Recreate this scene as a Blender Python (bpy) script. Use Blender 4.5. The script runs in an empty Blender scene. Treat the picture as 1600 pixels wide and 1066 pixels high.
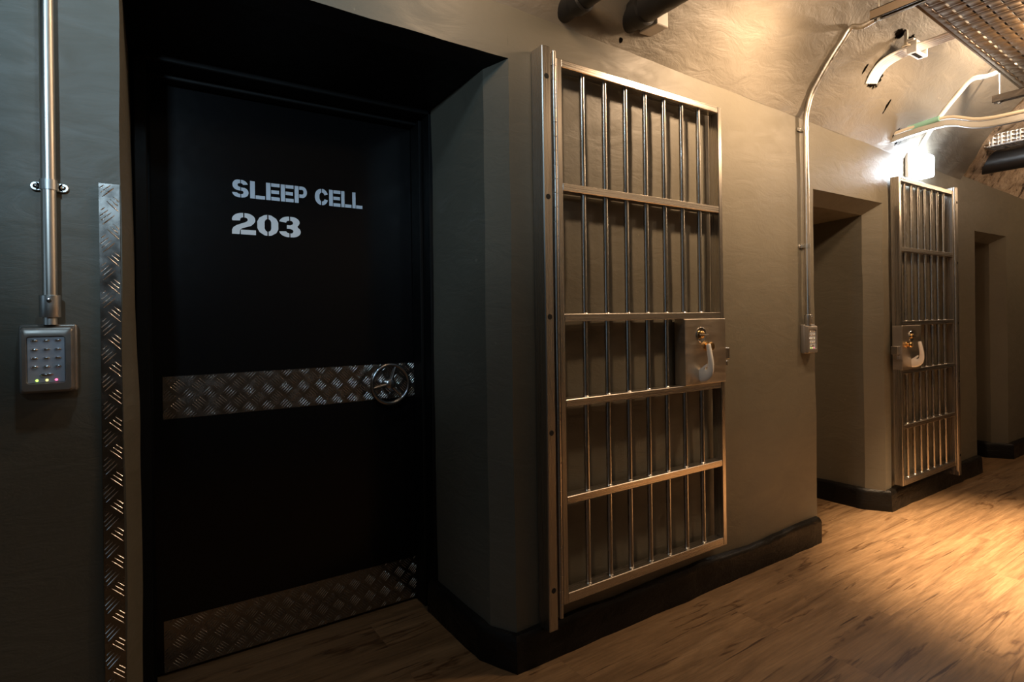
import bpy, bmesh, math, random
from mathutils import Vector, Matrix, noise
random.seed(7)
C = bpy.context.scene.collection
PI = math.pi

# ------------------------------------------------------------------ materials
def mat(name):
    m = bpy.data.materials.new(name); m.use_nodes = True
    nt = m.node_tree
    return m, nt, nt.nodes['Principled BSDF']
def N(nt, kind, **kw):
    n = nt.nodes.new(kind)
    for k, v in kw.items():
        if k in n.inputs: n.inputs[k].default_value = v
        else: setattr(n, k, v)
    return n
def L(nt, a, b): nt.links.new(a, b)
def ramp(nt, fac, stops):
    r = nt.nodes.new('ShaderNodeValToRGB'); e = r.color_ramp.elements
    while len(e) < len(stops): e.new(0.5)
    for el, (p, c) in zip(e, stops):
        el.position = p; el.color = (c[0], c[1], c[2], 1) if isinstance(c, tuple) else (c, c, c, 1)
    L(nt, fac, r.inputs['Fac']); return r
def coords(nt, scale=(1, 1, 1), src='Object'):
    t = nt.nodes.new('ShaderNodeTexCoord'); mp = nt.nodes.new('ShaderNodeMapping')
    mp.inputs['Scale'].default_value = scale
    L(nt, t.outputs[src], mp.inputs['Vector']); return mp.outputs['Vector']
def simple(name, col, rough=0.5, metal=0.0, emit=None, es=0, wear=.06):
    m, nt, b = mat(name)
    b.inputs['Base Color'].default_value = (*col, 1); b.inputs['Roughness'].default_value = rough
    b.inputs['Metallic'].default_value = metal
    if emit: b.inputs['Emission Color'].default_value = (*emit, 1); b.inputs['Emission Strength'].default_value = es
    # small procedural wear in the roughness
    v = coords(nt, (30, 30, 30)); n = N(nt, 'ShaderNodeTexNoise', Scale=1.0, Detail=4.0); L(nt, v, n.inputs['Vector'])
    r = ramp(nt, n.outputs['Fac'], [(0.3, max(0.03, rough - wear)), (0.7, min(1, rough + wear))]); L(nt, r.outputs['Color'], b.inputs['Roughness'])
    return m

def plaster(name, c0, c1, rough, bump, specks=True, bscale=1.0):
    m, nt, b = mat(name)
    v = coords(nt)
    n1 = N(nt, 'ShaderNodeTexNoise', Scale=1.7, Detail=6.0, Roughness=0.6); L(nt, v, n1.inputs['Vector'])
    r1 = ramp(nt, n1.outputs['Fac'], [(0.3, c0), (0.7, c1)])
    col = r1.outputs['Color']
    if specks:
        ns = N(nt, 'ShaderNodeTexNoise', Scale=26.0, Detail=2.0); L(nt, v, ns.inputs['Vector'])
        rs = ramp(nt, ns.outputs['Fac'], [(0.76, 0.0), (0.79, 1.0)])
        mx = N(nt, 'ShaderNodeMixRGB'); L(nt, rs.outputs['Color'], mx.inputs['Fac']); L(nt, col, mx.inputs[1]); mx.inputs[2].default_value = (c1[0] * 1.5, c1[1] * 1.5, c1[2] * 1.5, 1)
        col = mx.outputs[0]
    L(nt, col, b.inputs['Base Color'])
    # trowel strokes and pits
    v2 = coords(nt, (5, 5, 13)); n2 = N(nt, 'ShaderNodeTexNoise', Scale=1.0 * bscale, Detail=7.0, Roughness=0.62, Distortion=1.2); L(nt, v2, n2.inputs['Vector'])
    n3 = N(nt, 'ShaderNodeTexNoise', Scale=70.0, Detail=3.0); L(nt, v, n3.inputs['Vector'])
    mm = N(nt, 'ShaderNodeMath', operation='MULTIPLY_ADD'); L(nt, n3.outputs['Fac'], mm.inputs[0]); mm.inputs[1].default_value = 0.12; L(nt, n2.outputs['Fac'], mm.inputs[2])
    bp = N(nt, 'ShaderNodeBump', Strength=bump, Distance=0.02); L(nt, mm.outputs[0], bp.inputs['Height']); L(nt, bp.outputs['Normal'], b.inputs['Normal'])
    rr = ramp(nt, n2.outputs['Fac'], [(0.3, rough - .07), (0.7, rough + .1)]); L(nt, rr.outputs['Color'], b.inputs['Roughness'])
    return m

M = {}
M['wall'] = plaster('wall_paint', (.116, .104, .078), (.140, .127, .096), .52, .13)
M['wall2'] = plaster('low_bounce_wall_paint', (.075, .066, .050), (.09, .08, .062), .52, .13)  # for the unseen opposite wall, darkened to cut bounced light
M['vault'] = plaster('vault_paint', (.140, .125, .100), (.176, .158, .128), .55, .40)
M['skirt'] = plaster('skirting_paint', (.0055, .005, .0045), (.009, .008, .007), .36, .35, specks=True, bscale=1.6); M['skirt'].node_tree.nodes['Principled BSDF'].inputs['Specular IOR Level'].default_value = .25

def holes(m, spots):
    """dark ragged patches painting the shade inside knocked-out holes and cracks in the plaster: (centre, radii)"""
    nt = m.node_tree; b = nt.nodes['Principled BSDF']; src = b.inputs['Base Color'].links[0].from_socket
    v = coords(nt); n = N(nt, 'ShaderNodeTexNoise', Scale=38.0, Detail=4.0); L(nt, v, n.inputs['Vector'])
    col = src; spec = None
    for c, r in spots:
        sb = N(nt, 'ShaderNodeVectorMath', operation='SUBTRACT'); L(nt, v, sb.inputs[0]); sb.inputs[1].default_value = c
        dv = N(nt, 'ShaderNodeVectorMath', operation='DIVIDE'); L(nt, sb.outputs[0], dv.inputs[0]); dv.inputs[1].default_value = r
        ln = N(nt, 'ShaderNodeVectorMath', operation='LENGTH'); L(nt, dv.outputs[0], ln.inputs[0])
        ad = N(nt, 'ShaderNodeMath', operation='MULTIPLY_ADD'); L(nt, n.outputs['Fac'], ad.inputs[0]); ad.inputs[1].default_value = 1.5; L(nt, ln.outputs['Value'], ad.inputs[2])
        mp = N(nt, 'ShaderNodeMapRange'); L(nt, ad.outputs[0], mp.inputs['Value']); mp.inputs['From Min'].default_value = 1.45; mp.inputs['From Max'].default_value = 1.65; mp.inputs['To Min'].default_value = 1; mp.inputs['To Max'].default_value = 0
        mx = N(nt, 'ShaderNodeMixRGB'); L(nt, mp.outputs[0], mx.inputs['Fac']); L(nt, col, mx.inputs[1]); mx.inputs[2].default_value = (.004, .003, .002, 1); col = mx.outputs[0]  # shade inside the hole, put in as near-black colour
        iv = N(nt, 'ShaderNodeMath', operation='SUBTRACT'); iv.inputs[0].default_value = 1; L(nt, mp.outputs[0], iv.inputs[1])
        ml = N(nt, 'ShaderNodeMath', operation='MULTIPLY'); L(nt, iv.outputs[0], ml.inputs[0]); ml.inputs[1].default_value = .5
        if spec: L(nt, spec, ml.inputs[1])
        spec = ml.outputs[0]
    L(nt, col, b.inputs['Base Color']); L(nt, spec, b.inputs['Specular IOR Level'])
holes(M['vault'], [((3.36, -.16, 2.46), (.075, .06, .06)), ((3.29, -.31, 2.62), (.042, .035, .035)), ((3.40, -.32, 2.61), (.035, .035, .035)), ((3.92, -.05, 2.27), (.07, .06, .055)), ((3.62, -.11, 2.37), (.012, .03, .06)), ((3.23, -.17, 2.48), (.012, .025, .05)), ((1.45, -.10, 2.40), (.05, .05, .05)), ((1.62, -.013, 2.275), (.012, .012, .012)), ((4.45, -.03, 2.20), (.03, .03, .03))])

def stone():
    m, nt, b = mat('rough_stone'); v = coords(nt)
    n = N(nt, 'ShaderNodeTexNoise', Scale=13.0, Detail=8.0, Roughness=.7); L(nt, v, n.inputs['Vector'])
    r = ramp(nt, n.outputs['Fac'], [(.36, (.04, .03, .022)), (.46, (.42, .33, .25)), (.7, (.66, .56, .45))])
    L(nt, r.outputs['Color'], b.inputs['Base Color']); b.inputs['Roughness'].default_value = .9
    bp = N(nt, 'ShaderNodeBump', Strength=.9, Distance=.05); L(nt, n.outputs['Fac'], bp.inputs['Height']); L(nt, bp.outputs['Normal'], b.inputs['Normal'])
    return m
M['stone'] = stone()

def wood():
    m, nt, b = mat('oak_planks'); v = coords(nt)
    br = N(nt, 'ShaderNodeTexBrick', offset=0.37, squash=1.0); L(nt, v, br.inputs['Vector'])
    br.inputs['Color1'].default_value = (0, 0, 0, 1); br.inputs['Color2'].default_value = (1, 1, 1, 1); br.inputs['Mortar'].default_value = (.5, .5, .5, 1)
    br.inputs['Scale'].default_value = 1; br.inputs['Mortar Size'].default_value = .0007; br.inputs['Mortar Smooth'].default_value = .1
    br.inputs['Brick Width'].default_value = 1.25; br.inputs['Row Height'].default_value = .19
    # per-plank offset of the grain
    cx = N(nt, 'ShaderNodeCombineXYZ'); sp = N(nt, 'ShaderNodeSeparateColor'); L(nt, br.outputs['Color'], sp.inputs[0])
    mu = N(nt, 'ShaderNodeMath', operation='MULTIPLY'); L(nt, sp.outputs[0], mu.inputs[0]); mu.inputs[1].default_value = 37.0
    L(nt, mu.outputs[0], cx.inputs['Z']); L(nt, mu.outputs[0], cx.inputs['X'])
    ad = N(nt, 'ShaderNodeVectorMath', operation='ADD'); L(nt, v, ad.inputs[0]); L(nt, cx.outputs[0], ad.inputs[1])
    def grain(sx, sy, det, rough, dist):
        mp = N(nt, 'ShaderNodeMapping'); mp.inputs['Scale'].default_value = (sx, sy, 1); L(nt, ad.outputs[0], mp.inputs['Vector'])
        n = N(nt, 'ShaderNodeTexNoise', Scale=1.0, Detail=det, Roughness=rough, Distortion=dist); L(nt, mp.outputs[0], n.inputs['Vector']); return n.outputs['Fac']
    g1 = grain(1.1, 15, 8, .66, .9)      # broad cathedral figure
    g2 = grain(9, 150, 5, .65, .3)      # fine fibre
    g3 = grain(.9, 21, 6, .60, 2.2)   # dark cracks
    g4 = grain(3, 9, 5, .6, 1.0)        # blotches
    base = ramp(nt, g1, [(.30, (.12, .068, .032)), (.47, (.215, .130, .064)), (.62, (.275, .172, .088)), (.8, (.33, .218, .120))])
    def mul(c, fac, stops):
        r = ramp(nt, fac, stops); x = N(nt, 'ShaderNodeMixRGB', blend_type='MULTIPLY'); x.inputs['Fac'].default_value = 1
        L(nt, c, x.inputs[1]); L(nt, r.outputs['Color'], x.inputs[2]); return x.outputs[0]
    c = mul(base.outputs['Color'], g2, [(.3, .74), (.7, 1.14)])
    c = mul(c, g3, [(.325, (.26, .20, .16)), (.385, (1., 1., 1.))])
    c = mul(c, g4, [(.3, .82), (.6, 1.05)])
    c = mul(c, sp.outputs[0], [(0., .93), (1., 1.06)])
    g5 = grain(.8, 5.5, 4, .55, 1.8); g6 = grain(1.3, 2.6, 2, .5, 0)
    sb = N(nt, 'ShaderNodeMath', operation='SUBTRACT'); L(nt, g5, sb.inputs[0]); sb.inputs[1].default_value = .5
    ab = N(nt, 'ShaderNodeMath', operation='ABSOLUTE'); L(nt, sb.outputs[0], ab.inputs[0])
    mk = ramp(nt, g6, [(.44, 1.0), (.56, 0.0)]); ad2 = N(nt, 'ShaderNodeMath', operation='MULTIPLY_ADD'); L(nt, mk.outputs['Color'], ad2.inputs[0]); ad2.inputs[1].default_value = .2; L(nt, ab.outputs[0], ad2.inputs[2])
    c = mul(c, ad2.outputs[0], [(.0, (.40, .32, .26)), (.010, (.62, .56, .50)), (.035, (1., 1., 1.))])
    x = N(nt, 'ShaderNodeMixRGB'); L(nt, br.outputs['Fac'], x.inputs['Fac']); L(nt, c, x.inputs[1]); x.inputs[2].default_value = (.15, .09, .05, 1)
    L(nt, x.outputs[0], b.inputs['Base Color'])
    rr = ramp(nt, g2, [(.3, .36), (.7, .50)]); L(nt, rr.outputs['Color'], b.inputs['Roughness'])
    bp = N(nt, 'ShaderNodeBump', Strength=.12, Distance=.004); L(nt, g2, bp.inputs['Height']); L(nt, bp.outputs['Normal'], b.inputs['Normal'])
    return m
M['wood'] = wood()

def brushed(name, col, rough, scale, var=.10):
    m, nt, b = mat(name)
    v = coords(nt, scale); n = N(nt, 'ShaderNodeTexNoise', Scale=1.0, Detail=4.0, Roughness=.6); L(nt, v, n.inputs['Vector'])
    r = ramp(nt, n.outputs['Fac'], [(.3, (col[0] * .95, col[1] * .95, col[2] * .95)), (.7, col)]); L(nt, r.outputs['Color'], b.inputs['Base Color'])
    rr = ramp(nt, n.outputs['Fac'], [(.3, rough - var / 2), (.7, rough + var)]); L(nt, rr.outputs['Color'], b.inputs['Roughness'])
    b.inputs['Metallic'].default_value = 1
    bp = N(nt, 'ShaderNodeBump', Strength=.03, Distance=.001); L(nt, n.outputs['Fac'], bp.inputs['Height']); L(nt, bp.outputs['Normal'], b.inputs['Normal'])
    return m
M['steel'] = brushed('brushed_steel', (.53, .495, .45), .27, (420, 420, 2.5))
M['rail'] = brushed('brushed_steel_rail', (.60, .555, .50), .27, (2.5, 420, 420))
M['bar'] = brushed('bar_steel', (.50, .475, .44), .24, (120, 120, 4))
M['plate'] = brushed('lock_plate_steel', (.62, .56, .48), .36, (12, 60, 60))
M['tread'] = brushed('tread_plate', (.34, .315, .29), .22, (25, 25, 25), .10)
M['galv_lit'] = simple('lamp_lit_galvanised', (.88, .88, .88), .42, .08)  # galvanised steel whitened to stand in for the lamp's glare on it
M['brown'] = simple('brown_paint', (.075, .055, .036), .5)
M['tread_bar'] = simple('worn_ridge_glint', (.86, .83, .80), .24, 1, wear=.03)  # worn ridges coloured paler than the plate to paint in their glints
M['galv'] = brushed('galvanised_steel', (.64, .64, .62), .36, (18, 18, 18), .2)
M['pad'] = simple('keypad_casting', (.30, .275, .25), .34, .6)
M['padface'] = simple('keypad_panel', (.62, .67, .76), .34, .35)
M['tray'] = brushed('tray_metal', (.16, .112, .068), .6, (20, 20, 20), .1)
M['chrome'] = simple('polished_chrome', (.62, .62, .63), .12, 1)
M['wheel'] = simple('dull_chrome', (.42, .42, .43), .20, 1)
M['brass'] = simple('brass', (.66, .43, .19), .24, 1)
M['black_door'] = simple('black_door_paint', (.0035, .0035, .004), .20, wear=.01); M['black_door'].node_tree.nodes['Principled BSDF'].inputs['Specular IOR Level'].default_value = .34
M['black_frame'] = simple('black_frame_paint', (.004, .004, .004), .55); M['black_frame'].node_tree.nodes['Principled BSDF'].inputs['Specular IOR Level'].default_value = .2
M['letter'] = simple('stencil_paint_shaded', (.72, .74, .80), .6)  # shaded copy of the stencil paint, cool shade put into the colour
M['letter2'] = simple('stencil_paint_lit', (.86, .84, .84), .6)  # lit copy of the stencil paint, stronger light put into the colour
M['iron'] = simple('black_iron', (.012, .011, .010), .42)
M['cable'] = simple('dark_cable', (.02, .016, .012), .6)
M['white'] = simple('white_plastic', (.80, .78, .75), .35)
M['handle'] = simple('white_handle', (.80, .77, .72), .32)
M['conduit'] = brushed('painted_conduit', (.70, .66, .60), .32, (60, 60, 3), .15)
M['cream'] = simple('cream_conduit', (.72, .66, .55), .42)
M['teal'] = simple('teal_sleeve', (.30, .62, .55), .45)
M['hole'] = simple('drilled_hole', (.004, .004, .004), .9)
M['groove'] = simple('dark_groove', (.05, .045, .04), .6)
M['lens'] = simple('lamp_lens', (.9, .95, 1), .4, 0, (.80, .90, 1.0), 75)
M['ledg'] = simple('green_led', (.3, .5, .05), .4, 0, (.55, 1.0, .15), 2.2)
M['ledy'] = simple('yellow_led', (.5, .5, .05), .4, 0, (1.0, .9, .25), 2.0)
M['ledr'] = simple('red_led', (.5, .05, .1), .4, 0, (1.0, .12, .25), 3.0)
M['bulb'] = simple('warm_lamp_glass', (.9, .8, .6), .4, 0, (1, .72, .42), 8)

# ------------------------------------------------------------------ mesh helpers
def bm_new(): return bmesh.new()
def box(bm, x0, x1, y0, y1, z0, z1, bev=0, seg=1):
    mt = Matrix.Translation(((x0 + x1) / 2, (y0 + y1) / 2, (z0 + z1) / 2)) @ Matrix.Diagonal((abs(x1 - x0), abs(y1 - y0), abs(z1 - z0), 1))
    g = bmesh.ops.create_cube(bm, size=1, matrix=mt)
    if bev:
        es = list({e for v in g['verts'] for e in v.link_edges})
        bmesh.ops.bevel(bm, geom=es, offset=bev, segments=seg, affect='EDGES', profile=.5)
    return bm
def frame_of(d):
    d = d.normalized(); a = Vector((0, 0, 1)) if abs(d.z) < .9 else Vector((1, 0, 0))
    u = d.cross(a).normalized(); return u, d.cross(u).normalized()
def tube(bm, pts, r, seg=14, cap=True):
    pts = [Vector(p) for p in pts]; rs = r if isinstance(r, (list, tuple)) else [r] * len(pts)
    rings = []; u = None
    for i, p in enumerate(pts):
        d = (pts[min(i + 1, len(pts) - 1)] - pts[max(i - 1, 0)]).normalized()
        if u is None: u, w = frame_of(d)
        else:
            u = (u - d * u.dot(d)).normalized(); w = d.cross(u)
        rings.append([bm.verts.new(p + (u * math.cos(2 * PI * k / seg) + w * math.sin(2 * PI * k / seg)) * rs[i]) for k in range(seg)])
    for a, b in zip(rings, rings[1:]):
        for k in range(seg):
            bm.faces.new((a[k], a[(k + 1) % seg], b[(k + 1) % seg], b[k]))
    if cap:
        bm.faces.new(list(reversed(rings[0]))); bm.faces.new(rings[-1])
    return bm
def cyl(bm, p0, p1, r, seg=16): return tube(bm, [p0, p1], r, seg)
def smooth_path(pts, n=6):
    P = [Vector(p) for p in pts]; out = []
    for i in range(len(P) - 1):
        p0, p1, p2, p3 = P[max(i - 1, 0)], P[i], P[i + 1], P[min(i + 2, len(P) - 1)]
        for k in range(n):
            t = k / n
            out.append(.5 * ((2 * p1) + (p2 - p0) * t + (2 * p0 - 5 * p1 + 4 * p2 - p3) * t * t + (3 * p1 - p0 - 3 * p2 + p3) * t ** 3))
    out.append(P[-1]); return out
def lathe(bm, org, axis, prof, seg=24, sx=1.0, sz=1.0):
    """prof: list of (distance along axis, radius)"""
    o = Vector(org); ax = Vector(axis).normalized(); u, w = frame_of(ax)
    rings = []
    for h, r in prof:
        if r < 1e-6: rings.append([bm.verts.new(o + ax * h)])
        else: rings.append([bm.verts.new(o + ax * h + u * (math.cos(2 * PI * k / seg) * r * sx) + w * (math.sin(2 * PI * k / seg) * r * sz)) for k in range(seg)])
    for a, b in zip(rings, rings[1:]):
        for k in range(seg):
            k2 = (k + 1) % seg
            if len(a) == 1 and len(b) == 1: continue
            if len(a) == 1: bm.faces.new((a[0], b[k2], b[k]))
            elif len(b) == 1: bm.faces.new((a[k], a[k2], b[0]))
            else: bm.faces.new((a[k], a[k2], b[k2], b[k]))
    if len(rings[0]) > 1: bm.faces.new(list(reversed(rings[0])))
    if len(rings[-1]) > 1: bm.faces.new(rings[-1])
    return bm
def world_loc(o):
    v = Vector(o.location)
    while o.parent: o = o.parent; v += Vector(o.location)
    return v
def obj(name, bm, m, parent=None, ang=35, loc=None):
    bmesh.ops.recalc_face_normals(bm, faces=bm.faces[:])
    for f in bm.faces: f.smooth = True
    for e in bm.edges:
        if len(e.link_faces) == 2 and e.calc_face_angle(0) > math.radians(ang): e.smooth = False
    me = bpy.data.meshes.new(name); o = bpy.data.objects.new(name, me)
    if parent is not None:
        o.parent = parent
        off = world_loc(parent); bm.transform(Matrix.Translation(-off))
    elif loc is not None:
        o.location = loc; bm.transform(Matrix.Translation(-Vector(loc)))
    bm.to_mesh(me); bm.free()
    for x in (m if isinstance(m, list) else [m]): me.materials.append(x)
    C.objects.link(o); return o
def tag(o, label, cat, group=None, kind=None):
    o['label'] = label; o['category'] = cat
    if group: o['group'] = group
    if kind: o['kind'] = kind
    return o
def thing(name, label, cat, loc, group=None, kind=None):
    o = bpy.data.objects.new(name, None); o.empty_display_size = .05; o.location = loc; C.objects.link(o)
    return tag(o, label, cat, group, kind)

# ------------------------------------------------------------------ the shell
def zs(X): return 2.297 - .0305 * X         # springing line of the vault, falling gently along the corridor
HW = 1.2; SPR = math.radians(65); RV = HW / math.sin(SPR)     # segmental vault springing at 65 degrees
def vpt(X, t, out=0.0): return Vector((X, -HW + (RV + out) * math.sin(t), zs(X) - RV * math.cos(SPR) + (RV + out) * math.cos(t)))
def vz(X, y):
    c = max(-1, min(1, (y + HW) / RV)); return zs(X) - RV * math.cos(SPR) + RV * math.sqrt(1 - c * c)
def wob(p, a=.004, s=3.2):
    n = noise.noise_vector(Vector(p) * s); n2 = noise.noise_vector(Vector(p) * s * 3.7 + Vector((9, 3, 1)))
    return Vector(p) + n * a + n2 * a * .35
def patch(bm, a, b, c, d, step=.06, amp=.004, cache=None):
    """quad a-b-c-d (a->b across, a->d up) as a wobbly grid; shared borders stay shut because the wobble depends on position only"""
    a, b, c, d = map(Vector, (a, b, c, d))
    nu = max(1, round(max((b - a).length, (c - d).length) / step)); nv = max(1, round(max((d - a).length, (c - b).length) / step))
    g = []
    for j in range(nv + 1):
        row = []
        for i in range(nu + 1):
            u, v = i / nu, j / nv
            p = (a * (1 - u) + b * u) * (1 - v) + (d * (1 - u) + c * u) * v
            row.append(bm.verts.new(wob(p, amp)))
        g.append(row)
    for j in range(nv):
        for i in range(nu): bm.faces.new((g[j][i], g[j][i + 1], g[j + 1][i + 1], g[j + 1][i]))
def closed(bm): bmesh.ops.remove_doubles(bm, verts=bm.verts[:], dist=.0012)

X0, X1 = -4.2, 9.5
bm = bm_new()
def wallstrip(xa, xb, z0, top=True, z1=None):
    """front face of the wall between xa and xb from z0 up to the springing line"""
    n = max(1, round((xb - xa) / .6))
    for k in range(n):
        p, q = xa + (xb - xa) * k / n, xa + (xb - xa) * (k + 1) / n
        patch(bm, (p, 0, z0), (q, 0, z0), (q, 0, zs(q) + .04), (p, 0, zs(p) + .04))
DEP = .66
openings = [dict(l=-.003, r=1.097, ri=1.05, z=2.085, zi=2.07, lch=.03), dict(l=3.022, r=3.80, ri=3.745, z=1.857, zi=1.795, lch=0), dict(l=5.26, r=5.93, ri=5.86, z=1.80, zi=1.745, lch=0)]
xprev = X0
for o in openings:
    l, r, ri, z, zi, lc = o['l'], o['r'], o['ri'], o['z'], o['zi'], o['lch']
    wallstrip(xprev, l, 0); wallstrip(l, r, z)
    yi = .092
    # right chamfer and right reveal
    patch(bm, (r, 0, 0), (ri, yi, 0), (ri, yi, zi), (r, 0, z)); patch(bm, (ri, yi, 0), (ri, DEP, 0), (ri, DEP, zi - .03), (ri, yi, zi))
    # left side
    if lc:
        patch(bm, (l, 0, 0), (lc, .08, 0), (lc, .08, 1.0), (l, 0, 1.0)); patch(bm, (l, 0, 1.0), (lc, .08, 1.0), (l + .004, yi, zi), (l, 0, z))
        patch(bm, (lc, .08, 0), (lc, DEP, 0), (lc, DEP, 1.0), (lc, .08, 1.0)); patch(bm, (lc, .08, 1.0), (lc, DEP, 1.0), (lc, DEP, zi - .03), (l + .004, yi, zi))
        li = l + .004
    else:
        patch(bm, (l, 0, 0), (l, DEP, 0), (l, DEP, zi - .03), (l, yi, zi)); patch(bm, (l, 0, 0.0), (l, yi * .02, 0), (l, yi, zi), (l, 0, z)); li = l
    # soffit: sloped lip then the flat lintel (black painted in the nearest recess)
    nf = len(bm.faces)
    patch(bm, (l, 0, z), (r, 0, z), (ri, yi, zi), (li, yi, zi)); patch(bm, (li, yi, zi), (ri, yi, zi), (ri, DEP, zi - .03), (lc if lc else li, DEP, zi - .03))
    if lc:
        bm.faces.ensure_lookup_table()
        for f in bm.faces[nf:]: f.material_index = 1
    xprev = r
wallstrip(xprev, X1, 0)
closed(bm)
w = obj('wall_left', bm, [M['wall'], M['black_frame']], ang=28); tag(w, 'dark olive plaster wall with three deep door recesses', 'wall', kind='structure')

# opposite wall, ends
def flat(name, quads, m, label, cat, amp=.003, step=.25):
    b = bm_new()
    for q in quads: patch(b, *q, step=step, amp=amp)
    closed(b); o = obj(name, b, m, ang=28); return tag(o, label, cat, kind='structure')
YB = -2 * HW
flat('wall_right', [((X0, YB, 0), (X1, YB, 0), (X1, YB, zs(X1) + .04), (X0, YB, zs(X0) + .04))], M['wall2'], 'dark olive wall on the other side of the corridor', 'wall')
def endwall(name, X, label):
    b = bm_new(); n = 24
    vs = [b.verts.new((X, YB, 0)), b.verts.new((X, 0, 0))] + [b.verts.new(vpt(X, SPR * (1 - 2 * k / n))) for k in range(n + 1)]
    b.faces.new(vs); tag(obj(name, b, M['wall']), label, 'wall', kind='structure')
endwall('wall_far', X1, 'plain end wall at the far end of the corridor'); endwall('wall_near', X0, 'plain end wall behind the nearer end of the corridor')
flat('floor', [((X0, YB, 0), (X1, YB, 0), (X1, DEP + .06, 0), (X0, DEP + .06, 0))], M['wood'], 'warm oak plank floor running along the corridor', 'floor', amp=0, step=.5)

# vault: plastered part, then bare stone beyond a ragged edge
def edge_at(y): return 5.0 + .10 * max(0, -y - .2) + .06 * noise.noise(Vector((0, y * 9, 2.2)))
def vault(name, xa, xb, m, amp, label, out=0.0, step=.07):
    b = bm_new(); nt = 56
    cols = []
    nx = max(2, round(((xb if xb else 5.3) - (xa if xa else 5.2)) / step))
    for k in range(nt + 1):
        t = SPR * (1 - 2 * k / nt); y0 = -HW + RV * math.sin(t)
        a_ = xa if xa is not None else edge_at(y0) ; b_ = xb if xb is not None else edge_at(y0)
        col = []
        for i in range(nx + 1):
            X = a_ + (b_ - a_) * i / nx
            p = vpt(X, t, out)
            if amp > .01:
                nn = noise.fractal(p * 7, 1, 2, 5) ; dirv = Vector((0, math.sin(t), math.cos(t))); p = p + dirv * (nn * amp) if 0 < k < nt else p
            elif 0 < k < nt: p = wob(p, amp * min(1, min(k, nt - k) / 4), 2.6)
            else: p = wob(p, .004)
            col.append(b.verts.new(p))
        cols.append(col)
    for c0, c1 in zip(cols, cols[1:]):
        for i in range(nx): b.faces.new((c0[i], c0[i + 1], c1[i + 1], c1[i]))
    o = obj(name, b, m, ang=60); return tag(o, label, 'ceiling', kind='structure')
vault('ceiling', X0, None, M['vault'], .014, 'plastered barrel vault over the corridor')
vault('ceiling', None, X1, M['stone'], .035, 'bare rough stone vault beyond the ragged plaster edge', out=.03)

# skirting: black painted kerbs
def skirting(pts, h, label, th=.028, name='baseboard_left'):
    """pts: outer foot line (x,y); the top is set back a little and rounded"""
    b = bm_new(); P = [Vector((x, y, 0)) for x, y in pts]
    prof = [(0, 0), (0, h * .82), (.004, h * .93), (.012, h), (.05, h + .004)]
    fine = []
    for a, c in zip(P, P[1:]):
        n = max(1, round((c - a).length / .035))
        fine += [(a.lerp(c, k / n)) for k in range(n)]
    fine.append(P[-1])
    def nrm(i):
        a, c = fine[max(i - 1, 0)], fine[min(i + 1, len(fine) - 1)]; d = (c - a).normalized(); return Vector((-d.y, d.x, 0))
    rows = []
    for i, p in enumerate(fine):
        n_ = nrm(i); row = []
        for o_, z in prof:
            q = p + n_ * o_; hh = z * (1 + .10 * noise.noise(Vector((p.x * 2.2, p.y * 2.2, 4))))
            qq = wob((q.x, q.y, hh), .006, 7) ; qq.z = max(0, qq.z) if z > 0 else 0
            row.append(b.verts.new(qq))
        rows.append(row)
    for a, c in zip(rows, rows[1:]):
        for k in range(len(prof) - 1): b.faces.new((a[k], c[k], c[k + 1], a[k + 1]))
    # end caps
    for r in (rows[0], rows[-1]): 
        f = b.verts.new((r[-1].co.x, r[-1].co.y, 0)); b.faces.new(r + [f])
    o = obj(name, b, M['skirt'], ang=40); return tag(o, label, 'baseboard', kind='structure')
skirting([(X0, -.028), (-.012, -.028)], .125, 'black painted kerb at the foot of the wall under the big keypad')
skirting([(1.018, .53), (1.018, .112), (1.082, -.03), (3.008, -.03)], .125, 'black painted kerb wrapping the pier that carries the nearest gate')
skirting([(3.715, .62), (3.715, .105), (3.805, -.03), (5.265, -.03)], .125, 'black painted kerb wrapping the pier under the second gate')
skirting([(5.835, .62), (5.835, .105), (5.935, -.03), (X1, -.03)], .125, 'black painted kerb past the farthest door recess')

# ------------------------------------------------------------------ tread plate (five-bar pattern, real ridges)
def lens_bar(bm, c, ang, ln, wd, ht, P, rect):
    """one raised lens-shaped bar in plate coordinates (u,v) -> P(u,v,h)"""
    d = Vector((math.cos(ang), math.sin(ang))); s = Vector((-d.y, d.x)); n = 6
    x0, x1, y0, y1 = rect
    def inside(t):
        p = Vector(c) + d * t; return x0 + .0005 < p.x < x1 - .0005 and y0 + .0005 < p.y < y1 - .0005
    ts = [(-.5 + k / n) * ln for k in range(n + 1)]
    ts = [t for t in ts if inside(t)]
    if len(ts) < 3: return
    rows = []
    for t in ts:
        k = 1 - (2 * t / ln) ** 2; k = max(k, .06); hw = wd * .5 * math.sqrt(k); h = ht * min(1, k * 1.6)
        p = Vector(c) + d * t
        rows.append([bm.verts.new(P(*(p + s * (hw * a)), h * b)) for a, b in ((-1, 0), (-.55, .75), (0, 1), (.55, .75), (1, 0))])
    for a, b in zip(rows, rows[1:]):
        for k in range(4): bm.faces.new((a[k], b[k], b[k + 1], a[k + 1])).material_index = 1
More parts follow.
